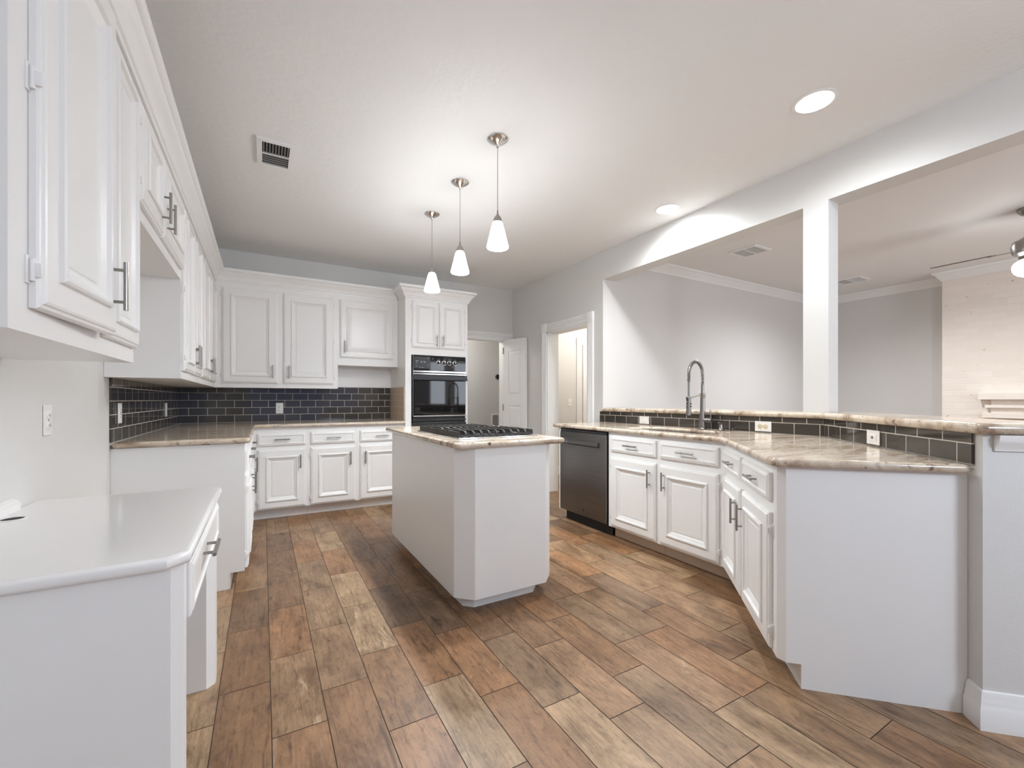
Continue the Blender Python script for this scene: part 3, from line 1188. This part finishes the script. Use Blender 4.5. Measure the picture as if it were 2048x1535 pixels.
# angled two-door cabinet on the wing
RA = math.radians(-135)
KF = XPF - 1.700                               # face plane x - y = KF
sa, sb = (XPF + 1.700) * s2, 1.985             # along the wing


def wface(s):
    return ((s + KF * s2) * s2, (s - KF * s2) * s2)


p = wface(sa)
wd = (K - KF) * s2
t = thing('base_cabinet', 'angled white two-door base cabinet on the wing with a plain end panel', 'cabinet', (p[0], p[1], 0), RA, 'white drawer-over-door base cabinets')
w = sa - sb
bm = BM()
# carcass clipped at its front outer corner, notched at the kick
top = [(.001, 0), (w - .026, 0), (w, .026), (w, wd - .001), (.64, wd - .001)]
prism(bm, [(x, y, .098) for x, y in top], (0, 0, .892 - .098))
low = [(.09, .08), (w, .08), (w, wd - .001), (.64, wd - .001)]
prism(bm, [(x, y, 0) for x, y in low], (0, 0, .098))
obj('body', bm, M['cab'], t)
for x0, x1, hs in ((.030, .448, 'R'), (.488, w - .075, 'L')):
    add_door(t, x0, x1, DZ0 + .004, DZ1 + .004, hs, .556)
    add_drawer(t, x0, x1, .735, .855)

# peninsula worktop with the sink cut-out
SX = (2.635, 2.965)
SY = (1.93, 2.66)
fe = -.035


def wq(s, q):
    """on the wing measured from the cabinet face plane"""
    kx = KF * s2 + q
    return ((s + kx) * s2, (s - kx) * s2)


xe = XPF + fe
bend = (xe, xe - (KF + fe / s2))
o1 = wq(1.952, fe)
o2 = wq(1.952, wd - .0125)
bi = (XR - .0125, XR - .0125 - (K - .0125 / s2))
outl = [(xe, 3.555), (xe, bend[1]), o1, o2, bi, (XR - .0125, 3.555)]
outl = rounded(outl, [0, 1, 2], .035, 4)
hole = rounded([(SX[0], SY[0]), (SX[1], SY[0]), (SX[1], SY[1]), (SX[0], SY[1])], [0, 1, 2, 3], .05, 5)
tag(slab('countertop', outl, .8935, CT, .0165, M['granite'], None, [hole]), 'cream and grey granite peninsula worktop holding the sink', 'countertop', 'granite worktops')
# undermount sink
t = thing('kitchen_sink', 'undermount stainless sink sunk in the peninsula worktop', 'sink', ((SX[0] + SX[1]) / 2, (SY[0] + SY[1]) / 2, .70))
bm = BM()
hx, hy = (SX[1] - SX[0]) / 2 + .006, (SY[1] - SY[0]) / 2 + .006
loops = []
for e, z in ((.02, .188), (0, .188), (-.004, .06), (-.02, .012), (-.05, .004), (-.14, .002)):
    loops.append([bm.verts.new((x, y, z)) for x, y in rounded([(-hx - e, -hy - e), (hx + e, -hy - e), (hx + e, hy + e), (-hx - e, hy + e)], [0, 1, 2, 3], max(.055 + e, .012), 5)])
for a, b2 in zip(loops, loops[1:]):
    n = len(a)
    for j in range(n):
        bm.faces.new((a[j], b2[j], b2[(j + 1) % n], a[(j + 1) % n]))
bm.faces.new(loops[-1])
bmesh.ops.recalc_face_normals(bm, faces=bm.faces)
bmesh.ops.solidify(bm, geom=bm.faces[:], thickness=-.0015)
obj('basin', bm, M['nickel'], t, True)
bm = BM()
lathe(bm, [(.042, .004), (.042, .006), (.030, .005), (.0, .005)], (0, 0), 24)
obj('drain', bm, M['chrome'], t, True)

# faucet
FX, FY = 3.035, 2.225
t = thing('kitchen_faucet', 'tall brushed nickel spring faucet behind the sink', 'faucet', (FX, FY, CT))
bm = BM()
lathe(bm, [(.031, .0005), (.031, .008), (.026, .012), (.0255, .05), (.024, .10), (.020, .16), (.018, .24), (.0185, .262), (.021, .266), (.021, .285), (.014, .288)], seg=24)
obj('body', bm, M['nickel'], t, True)
bm = BM()
tube(bm, [(0, 0, .287), (0, 0, .355)], .0125, 16)
obj('neck', bm, M['nickel'], t, True)
arc = []
reach = .165
for i in range(25):
    a = PI * i / 24
    arc.append(Vector((-reach / 2 + reach / 2 * math.cos(a), 0, .430 + .105 * math.sin(a))))
path = [Vector((0, 0, .355)), Vector((0, 0, .38)), Vector((0, 0, .405))] + arc + [Vector((-reach, 0, .40)), Vector((-reach - .002, 0, .375))]
bm = BM()
tube(bm, path, .0085, 10)
obj('hose', bm, M['greyplastic'], t, True)
# spring coil around the hose
dense = []
for a, b2 in zip(path, path[1:]):
    for k in range(14):
        dense.append(a.lerp(b2, k / 14))
L = 0
coil = []
for i, p in enumerate(dense):
    if i:
        L += (p - dense[i - 1]).length
    tg = (dense[min(i + 1, len(dense) - 1)] - dense[max(i - 1, 0)]).normalized()
    n1 = Vector((0, 1, 0))
    n2 = tg.cross(n1)
    ph = 2 * PI * L / .0095
    coil.append(p + (n1 * math.cos(ph) + n2 * math.sin(ph)) * .0118)
bm = BM()
tube(bm, coil, .0026, 6)
obj('spring', bm, M['nickel'], t, True)
bm = BM()
tube(bm, [(-reach - .002, 0, .378), (-reach - .002, 0, .25)], [.0075, .0075], 12)
obj('spray_hose', bm, M['greyplastic'], t, True)
bm = BM()
lathe(bm, [(.011, .262), (.017, .255), (.018, .20), (.019, .15), (.020, .118), (.016, .115)], (-reach - .002, 0), 20)
box(bm, -reach - .024, -reach - .006, -.006, .006, .228, .255, .002, 1)
for z in (.205, .183):
    lathe(bm, [(.006, 0), (.006, .004)], seg=12, mi=1, mat=Matrix.Translation((-reach - .002, -.0178, z)) @ Matrix.Rotation(PI / 2, 4, 'X'))
    lathe(bm, [(.006, 0), (.006, .004)], seg=12, mi=1, mat=Matrix.Translation((-reach - .0178, 0, z)) @ Matrix.Rotation(-PI / 2, 4, 'Y'))
obj('spray_head', bm, [M['nickel'], M['black']], t, True)
bm = BM()
tube(bm, [(-.015, 0, .276), (-reach + .018, 0, .250)], .005, 10)
lathe(bm, [(.0215, .243), (.0215, .257), (.0185, .257), (.0185, .243), (.0215, .243)], (-reach - .002, 0), 20)
obj('support_arm', bm, M['nickel'], t, True)
bm = BM()
tube(bm, [(0, -.018, .075), (0, -.085, .075)], [.019, .0185], 20)
tube(bm, [(0, -.072, .088), (.004, -.064, .16)], [.006, .004], 10)
obj('handle', bm, M['nickel'], t, True)
# soap dispenser
t = thing('soap_dispenser', 'small brushed nickel soap pump right of the faucet', 'soap dispenser', (3.035, 2.065, CT))
bm = BM()
lathe(bm, [(.026, .0005), (.026, .008), (.018, .014), (.014, .030), (.013, .048), (.008, .052), (.0, .053)], seg=22)
obj('body', bm, M['nickel'], t, True)
bm = BM()
tube(bm, [(0, 0, .048), (0, 0, .060), (-.02, -.008, .064), (-.055, -.02, .066), (-.066, -.024, .058)], [.009, .009, .007, .005, .0045], 12)
obj('spout', bm, M['nickel'], t, True)

# tile behind the sink and along the wing
Bz = BAR0 - .001
bm = BM()
box(bm, 0, YL - BY + .04, 0, .009, 0, Bz - CT)
o = obj('backsplash', bm, M['tile'], None, uv=True)
o.location = (XR - .0010, YL + .04, CT + .0005)
o.rotation_euler = (0, 0, -PI / 2)
# local +y is the direction away from the kitchen, so shift to sit proud of the wall
for v in o.data.vertices:
    v.co.y -= .009
tag(o, 'low strip of dark subway tile behind the sink beneath the bar top', 'backsplash', 'charcoal subway tile backsplashes')
bs = wing((XR + BY) * s2 - .004, -.0010)
bm = BM()
LW = (XR + BY) * s2 - .006 - 1.950
box(bm, 0, LW, -.009, 0, 0, Bz - CT)
o = obj('backsplash', bm, M['tile'], None, uv=True)
o.location = (bs[0], bs[1], CT + .0005)
o.rotation_euler = (0, 0, RA)
tag(o, 'low strip of dark subway tile on the angled wing of the peninsula', 'backsplash', 'charcoal subway tile backsplashes')

# raised bar top
ov, oi = -.030, PT + .17
q1 = wing(SE - .03, ov)
q2 = wing(SE - .03, oi)
xo, xi = XR + ov, XR + oi
bo = (xo, xo - (K + ov / s2))
bi2 = (xi, xi - (K + oi / s2))
bar = rounded([(xo, YL - .002), bo, q1, q2, bi2, (xi, YL - .002)], [2, 3], .03, 4)
tag(slab('bar_top', bar, BAR0 + .0005, BAR1 - .0005, .0185, M['granite']), 'raised granite bar top on the low wall with blue grey end', 'bar top')
# moulding under the bar top on the wing end
bm = BM()
e0 = wing(SE - .001, .030)
e1 = wing(SE - .001, PT)
e2 = wing(SE + .6, PT + .001)
BM_ = [(0, BAR0 - .001), (0, BAR0 - .058), (.006, BAR0 - .058), (.008, BAR0 - .046), (.022, BAR0 - .030), (.026, BAR0 - .018), (.029, BAR0 - .001)]
sweep(bm, [e0, e1, e2], BM_, 1)
struct('trim_5', bm, M['trim'], smooth=True)

# ------------------------------------------------------------------ desk
DT = .795
dX, dY0, dY1 = -.152, 1.272, 2.245
t = thing('built_in_desk', 'glossy white built-in desk with clipped corners against the left wall', 'desk', (-.44, 1.75, 0))
bx, by = -.44, 1.75
pts = chamfered([(XL + .001 - bx, dY0 - by), (dX - bx, dY0 - by), (dX - bx, dY1 - by), (XL + .001 - bx, dY1 - by)], [1, 2], .042)
slab('desk_top', pts, DT - .030, DT, .0125, M['cabgloss'], t)
bm = BM()
prism(bm, [(XL + .001 - bx, dY0 + .032 - by, 0), (-.192 - bx, dY0 + .032 - by, 0), (-.168 - bx, dY0 + .05 - by, 0), (-.168 - bx, dY0 + .085 - by, 0), (XL + .001 - bx, dY0 + .085 - by, 0)], (0, 0, DT - .0305))
obj('side_panel', bm, M['cab'], t)
bm = BM()
prism(bm, [(XL + .001 - bx, 2.12 - by, 0), (-.198 - bx, 2.12 - by, 0), (-.170 - bx, 2.148 - by, 0), (-.170 - bx, 2.215 - by, 0), (XL + .001 - bx, 2.215 - by, 0)], (0, 0, DT - .0305))
obj('side_panel', bm, M['cab'], t)
bm = BM()
box(bm, XL + .003 - bx, -.188 - bx, dY0 + .086 - by, 2.119 - by, .600, DT - .031)
obj('apron', bm, M['cab'], t)
# drawer front facing +x
ya, yb = dY0 + .092, 2.112
dd = BM()
ringpanel(dd, 0, yb - ya, .612, .752, [(i, h * 1.0 + (.012 if h else 0)) for i, h in DRAWRINGS], 0)
bmesh.ops.rotate(dd, verts=dd.verts, cent=(0, 0, 0), matrix=Matrix.Rotation(PI / 2, 3, 'Z'))
bmesh.ops.translate(dd, verts=dd.verts, vec=(-.1872 - bx, ya - by, 0))
dw_ = obj('drawer', dd, M['cab'], t)
hb = bar_handle(.16, False, ((yb - ya) / 2 - .07, -.029, .695))
bmesh.ops.rotate(hb, verts=hb.verts, cent=(0, 0, 0), matrix=Matrix.Rotation(PI / 2, 3, 'Z'))
bmesh.ops.translate(hb, verts=hb.verts, vec=(-.1872 - bx, ya - by, 0))
obj('handle', hb, M['nickel'], dw_, True)
bm = BM()
prism(bm, [(XL + .001 - bx, dY0 + .01 - by, DT + .0003), (XL + .022 - bx, dY0 + .01 - by, DT + .0003), (XL + .022 - bx, dY0 + .01 - by, DT + .022), (XL + .012 - bx, dY0 + .01 - by, DT + .034), (XL + .001 - bx, dY0 + .01 - by, DT + .04)], (0, 2.09 - dY0 - .01, 0))
obj('back_ledge', bm, M['cabgloss'], t)
bm = BM()
lathe(bm, [(.033, DT + .0003), (.033, DT + .002), (.027, DT + .0025), (.026, DT + .0008), (.033, DT + .0003)], (-.672 - bx, 1.93 - by), 26, 0)
lathe(bm, [(.0262, DT + .0006), (.0001, DT + .0007)], (-.672 - bx, 1.93 - by), 26, 1)
obj('cord_hole', bm, [M['cabgloss'], M['dark']], t, True)

# ------------------------------------------------------------------ outlets and switches
def outlet(loc, rot, label, style='duplex', horiz=False, group='wall outlets'):
    t = thing('electrical_outlet', label, 'outlet', loc, rot, group)
    W_, H_ = .072, .117
    if horiz:
        W_, H_ = H_, W_
    bm = BM()
    box(bm, -W_ / 2, W_ / 2, -.006, -.0006, -H_ / 2, H_ / 2, .002)
    obj('cover_plate', bm, M['plate'], t)
    if style == 'duplex' or style == 'ivory':
        for s in (-1, 1):
            bm = BM()
            cx, cz = (s * .020, 0) if horiz else (0, s * .020)
            T = Matrix.Translation((cx, -.006, cz)) @ Matrix.Rotation(PI / 2, 4, 'X')
            lathe(bm, [(.0165, 0), (.0165, .002), (.015, .003), (0, .003)], seg=20, mat=T)
            for q in (-1, 1):
                if horiz:
                    box(bm, cx - .004, cx + .004, -.0096, -.0088, q * .006 - .001, q * .006 + .001, 0, 1)
                else:
                    box(bm, q * .006 - .001, q * .006 + .001, -.0096, -.0088, cz - .004, cz + .004, 0, 1)
            obj('receptacle', bm, [M['ivory'] if style == 'ivory' else M['plate'], M['greyplastic']], t, True)
        bm = BM()
        lathe(bm, [(.003, 0), (.003, .0012)], seg=10, mat=Matrix.Translation((0, -.006, 0)) @ Matrix.Rotation(PI / 2, 4, 'X'))
        obj('screw', bm, M['nickel'], t)
    else:
        bm = BM()
        a, c = (.034, .0165) if horiz else (.0165, .034)
        box(bm, -a, a, -.0085, -.006, -c, c, .001)
        r = obj('receptacle', bm, M['plate'], t)
        if style == 'gfci':
            for s, m in ((-1, 'red'), (1, 'black')):
                bm = BM()
                if horiz:
                    box(bm, s * .005 - .003, s * .005 + .003, -.010, -.0086, -.007, .007, .0005)
                else:
                    box(bm, -.007, .007, -.010, -.0086, s * .005 - .003, s * .005 + .003, .0005)
                obj('button', bm, M[m], r)
            bm = BM()
            for s in (-1, 1):
                for q in (-1, 1):
                    if horiz:
                        box(bm, s * .021 - .004, s * .021 + .004, -.0092, -.0086, q * .006 - .001, q * .006 + .001)
                    else:
                        box(bm, q * .006 - .001, q * .006 + .001, -.0092, -.0086, s * .021 - .004, s * .021 + .004)
            obj('slots', bm, M['greyplastic'], r)
        else:
            bm = BM()
            box(bm, -.005, .005, -.016, -.0086, -.010, .010, .001)
            obj('toggle', bm, M['plate'], r)
    return t


outlet((.157, YB - .0112, 1.072), 0, 'white outlet on the tiled back wall below the two-door cabinet')
outlet((XL + .0112, 3.285, 1.087), RL, 'white outlet on the left tiled wall, nearer the worktop end', 'gfci')
outlet((XL + .0112, 4.66, 1.079), RL, 'white outlet on the left tiled wall, close to the room corner', 'gfci')
outlet((XL, 2.36, 1.085), RL, 'white outlet on bare wall in the refrigerator space')
outlet((XR - .0106, 2.90, .9735), RP, 'plain white outlet lying sideways on tile left of the faucet', 'switch', True)
outlet((XR - .0106, 1.785, .9735), RP, 'sideways outlet with ivory sockets on tile right of the faucet', 'ivory', True)
p = wing(2.595, -.0106)
outlet((p[0], p[1], .9735), RA, 'sideways outlet with a red button on the angled wing tile', 'gfci', True)
t = thing('light_switch', 'white light switch on the wall through the right doorway', 'light switch', (4.20, 5.46, 1.12))
bm = BM()
box(bm, -.036, .036, -.006, -.0006, -.058, .058, .002)
obj('cover_plate', bm, M['plate'], t)
bm = BM()
box(bm, -.005, .005, -.014, -.006, -.011, .011, .001)
obj('toggle', bm, M['plate'], t)

# hall thermostat and return grille
t = thing('thermostat', 'round dark thermostat on the hall wall', 'thermostat', (3.52, 6.62, 1.56))
bm = BM()
lathe(bm, [(.045, 0.0006), (.045, .016), (.040, .022)], seg=28, mi=0, mat=Matrix.Rotation(PI / 2, 4, 'X'))
obj('housing', bm, M['greyplastic'], t, True)
bm = BM()
lathe(bm, [(.038, .0222), (.036, .025), (0, .0255)], seg=28, mi=0, mat=Matrix.Rotation(PI / 2, 4, 'X'))
obj('dial', bm, M['blackglass'], t, True)
t = thing('return_air_grille', 'white return air grille low on the hall wall', 'air grille', (3.60, 6.62, .675))
bm = BM()
for x0, x1, z0, z1 in ((-.2, .2, -.25, -.225), (-.2, .2, .225, .25), (-.2, -.178, -.225, .225), (.178, .2, -.225, .225), (-.062, -.052, -.225, .225), (.052, .062, -.225, .225)):
    box(bm, x0, x1, -.014, -.0006, z0, z1)
obj('frame', bm, M['trim'], t)
bm = BM()
for i in range(14):
    x = -.172 + i * .0258
    box(bm, x, x + .012, -.010, -.003, -.225, .225)
obj('slats', bm, paint('grey_grille_slats', (.27, .26, .245, 1), .5), t)

# ------------------------------------------------------------------ pendants
labs = ['nearest of the three lit pendant lamps over the island', 'middle one of the three lit pendant lamps over the island', 'farthest of the three lit pendant lamps over the island']
labs = ['lit white glass pendant lamp over the near end of the island, hung largest in view',
        'lit white glass pendant lamp over the island, between the other two',
        'lit white glass pendant lamp over the far island end, before the oven tower']


def pendant(loc, label):
    t = thing('pendant_lamp', label, 'pendant lamp', loc, 0, 'glass pendant lamps over the island')
    bm = BM()
    lathe(bm, [(.064, -.0006), (.064, -.006), (.056, -.014), (.030, -.028), (.012, -.038), (.008, -.050), (0, -.052)], seg=36)
    obj('canopy', bm, M['chrome'], t, True)
    bm = BM()
    tube(bm, [(0, 0, -.05), (0, 0, -.455)], .0022, 8)
    obj('cord', bm, M['nickel'], t, True)
    bm = BM()
    lathe(bm, [(.004, -.43), (.006, -.452), (.012, -.462), (.022, -.475), (.028, -.495), (.0285, -.502), (.0, -.502)], seg=28)
    obj('socket_cap', bm, M['nickel'], t, True)
    bm = BM()
    lathe(bm, [(.024, -.503), (.031, -.512), (.039, -.54), (.050, -.585), (.060, -.625), (.0655, -.648), (.0655, -.654), (.062, -.657), (.0635, -.648), (.058, -.625), (.047, -.585), (.036, -.54), (.027, -.514), (.0, -.5075)], seg=36)
    obj('glass_shade', bm, M['glow'], t, True)
    light('pendant_bulb', 'SPOT', (loc[0], loc[1], loc[2] - .635), 18, (.91, .965, 1.0), spot_size=math.radians(166), spot_blend=.9, shadow_soft_size=.035)
    return t


for (x, y), lb in zip(((1.225, 2.30), (1.232, 2.89), (1.237, 3.50)), labs):
    pendant((x, y, CZ), lb)


# recessed ceiling lights
def can(x, y, label, power, spot=True):
    t = thing('recessed_light', label, 'ceiling light', (x, y, CZ), 0, 'recessed ceiling lights')
    bm = BM()
    lathe(bm, [(.100, -.0004), (.100, -.004), (.086, -.007), (.078, -.003), (.078, -.0004)], seg=40)
    obj('trim_ring', bm, M['trim'], t, True)
    bm = BM()
    lathe(bm, [(.0775, -.0008), (.0775, -.0022), (.0, -.0024)], seg=40)
    obj('lens', bm, M['can'], t)
    l = light('recessed_light_beam', 'SPOT', (x, y, CZ - .012), power, (.93, .97, 1.0), spot_size=math.radians(168), spot_blend=.9, shadow_soft_size=.06)
    return t


can(2.515, 1.175, 'lit round recessed light in the kitchen ceiling, close to the viewer', 32)
can(2.885, 2.445, 'lit round recessed light near the header, throwing a bright scallop on it', 62)


# ------------------------------------------------------------------ ceiling registers
def register(loc, sx, sy, label, dark):
    t = thing('air_vent', label, 'air vent', loc, 0, 'ceiling air vents')
    bm = BM()
    fx, fy = sx / 2, sy / 2
    b_ = .03
    for x0, x1, y0, y1 in ((-fx, fx, -fy, -fy + b_), (-fx, fx, fy - b_, fy), (-fx, -fx + b_, -fy + b_, fy - b_), (fx - b_, fx, -fy + b_, fy - b_)):
        box(bm, x0, x1, y0, y1, -.012, -.0006, 0)
    box(bm, -fx + b_, fx - b_, -.006, .006, -.011, -.0006)
    obj('frame', bm, M['trim'], t)
    bm = BM()
    box(bm, -fx + b_, fx - b_, -fy + b_, fy - b_, -.002, -.0008)
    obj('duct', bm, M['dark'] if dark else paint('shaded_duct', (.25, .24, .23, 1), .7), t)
    bm = BM()
    n = 9
    for i in range(n):
        x = -fx + b_ + (sx - 2 * b_) * (i + .5) / n
        box(bm, x - .0022, x + .0022, -fy + b_, -.006, -.010, -.0025)
    for i in range(5):
        y = .006 + (fy - b_ - .006) * (i + .5) / 5
        box(bm, -fx + b_, fx - b_, y - .003, y + .003, -.009, -.0035)
    obj('slats', bm, M['trim'] if not dark else paint('grey_register_slats', (.28, .275, .27, 1), .5), t)
    return t


register((.07, 3.15, CZ), .21, .34, 'square white air vent with dark slots in the kitchen ceiling', True)
register((4.45, 2.70, CZ), .30, .30, 'air vent in the family room ceiling, seen left of the column', False)
register((6.7, 2.70, CZ), .32, .32, 'air vent in the family room ceiling, seen right of the column', False)

# ------------------------------------------------------------------ fireplace and ceiling fan
t = thing('brick_fireplace', 'whitewashed brick chimney breast with a corbelled mantel in the family room', 'fireplace', (CX0, (CY1 - .6) / 2, 0))
fy = (CY1 + .6) / 2
bm = BM()
box(bm, 0, XF - CX0 - .001, -fy, fy, 0, CZ - .001)
bo_ = obj('chimney_breast', bm, M['brick'], t, uv=True)
bm = BM()
m1 = 1.62 - (CY1 - .6) / 2
m0 = -fy
for d, z0, z1, ey in ((.10, 1.165, 1.245, .03), (.03, 1.105, 1.165, -.06), (.075, 1.070, 1.105, -.02), (.03, 1.015, 1.070, -.06), (.08, .955, 1.015, .0)):
    box(bm, -d, -.0008, m0, m1 + ey, z0, z1, .004)
obj('mantel', bm, M['brick'], t, uv=True)
bm = BM()
box(bm, -.012, -.0008, -.55, .45, 0.02, .72)
obj('firebox', bm, M['dark'], t)

FCX, FCY = 5.44, .95
t = thing('ceiling_fan', 'ceiling fan with thin dark blades and a lit globe near the brick chimney', 'ceiling fan', (FCX, FCY, CZ))
bm = BM()
lathe(bm, [(.07, -.0006), (.07, -.02), (.045, -.05), (.014, -.06), (.014, -.22), (.05, -.24), (.095, -.27), (.105, -.31), (.095, -.37), (.06, -.39), (.06, -.42), (0, -.425)], seg=32)
obj('motor', bm, M['nickel'], t, True)
for i in range(3):
    a = math.radians(88 + 120 * i)
    R3 = Matrix.Rotation(a, 3, 'Z')
    bm = BM()
    pts = [(.20, -.05), (.30, -.062), (.56, -.066), (.60, -.05), (.60, .05), (.56, .066), (.30, .062), (.20, .05)]
    prism(bm, [(x, y, -.335 - .215 * y) for x, y in pts], (0, 0, .007))
    bmesh.ops.rotate(bm, verts=bm.verts, cent=(0, 0, 0), matrix=R3)
    bl = obj('blade', bm, paint('dark_fan_blade', (.10, .08, .07, 1), .45) if i == 0 else bpy.data.materials['dark_fan_blade'], t)
    bm = BM()
    box(bm, .085, .24, -.014, .014, -.340, -.3355)
    bmesh.ops.rotate(bm, verts=bm.verts, cent=(0, 0, 0), matrix=R3)
    obj('blade_bracket', bm, M['nickel'], bl)
bm = BM()
lathe(bm, [(.05, -.426), (.072, -.432), (.086, -.444), (.095, -.462), (.098, -.482), (.094, -.505), (.084, -.526), (.066, -.544), (.042, -.555), (.02, -.559), (0, -.56)], seg=28)
obj('glass_globe', bm, M['fanlight'], t, True)
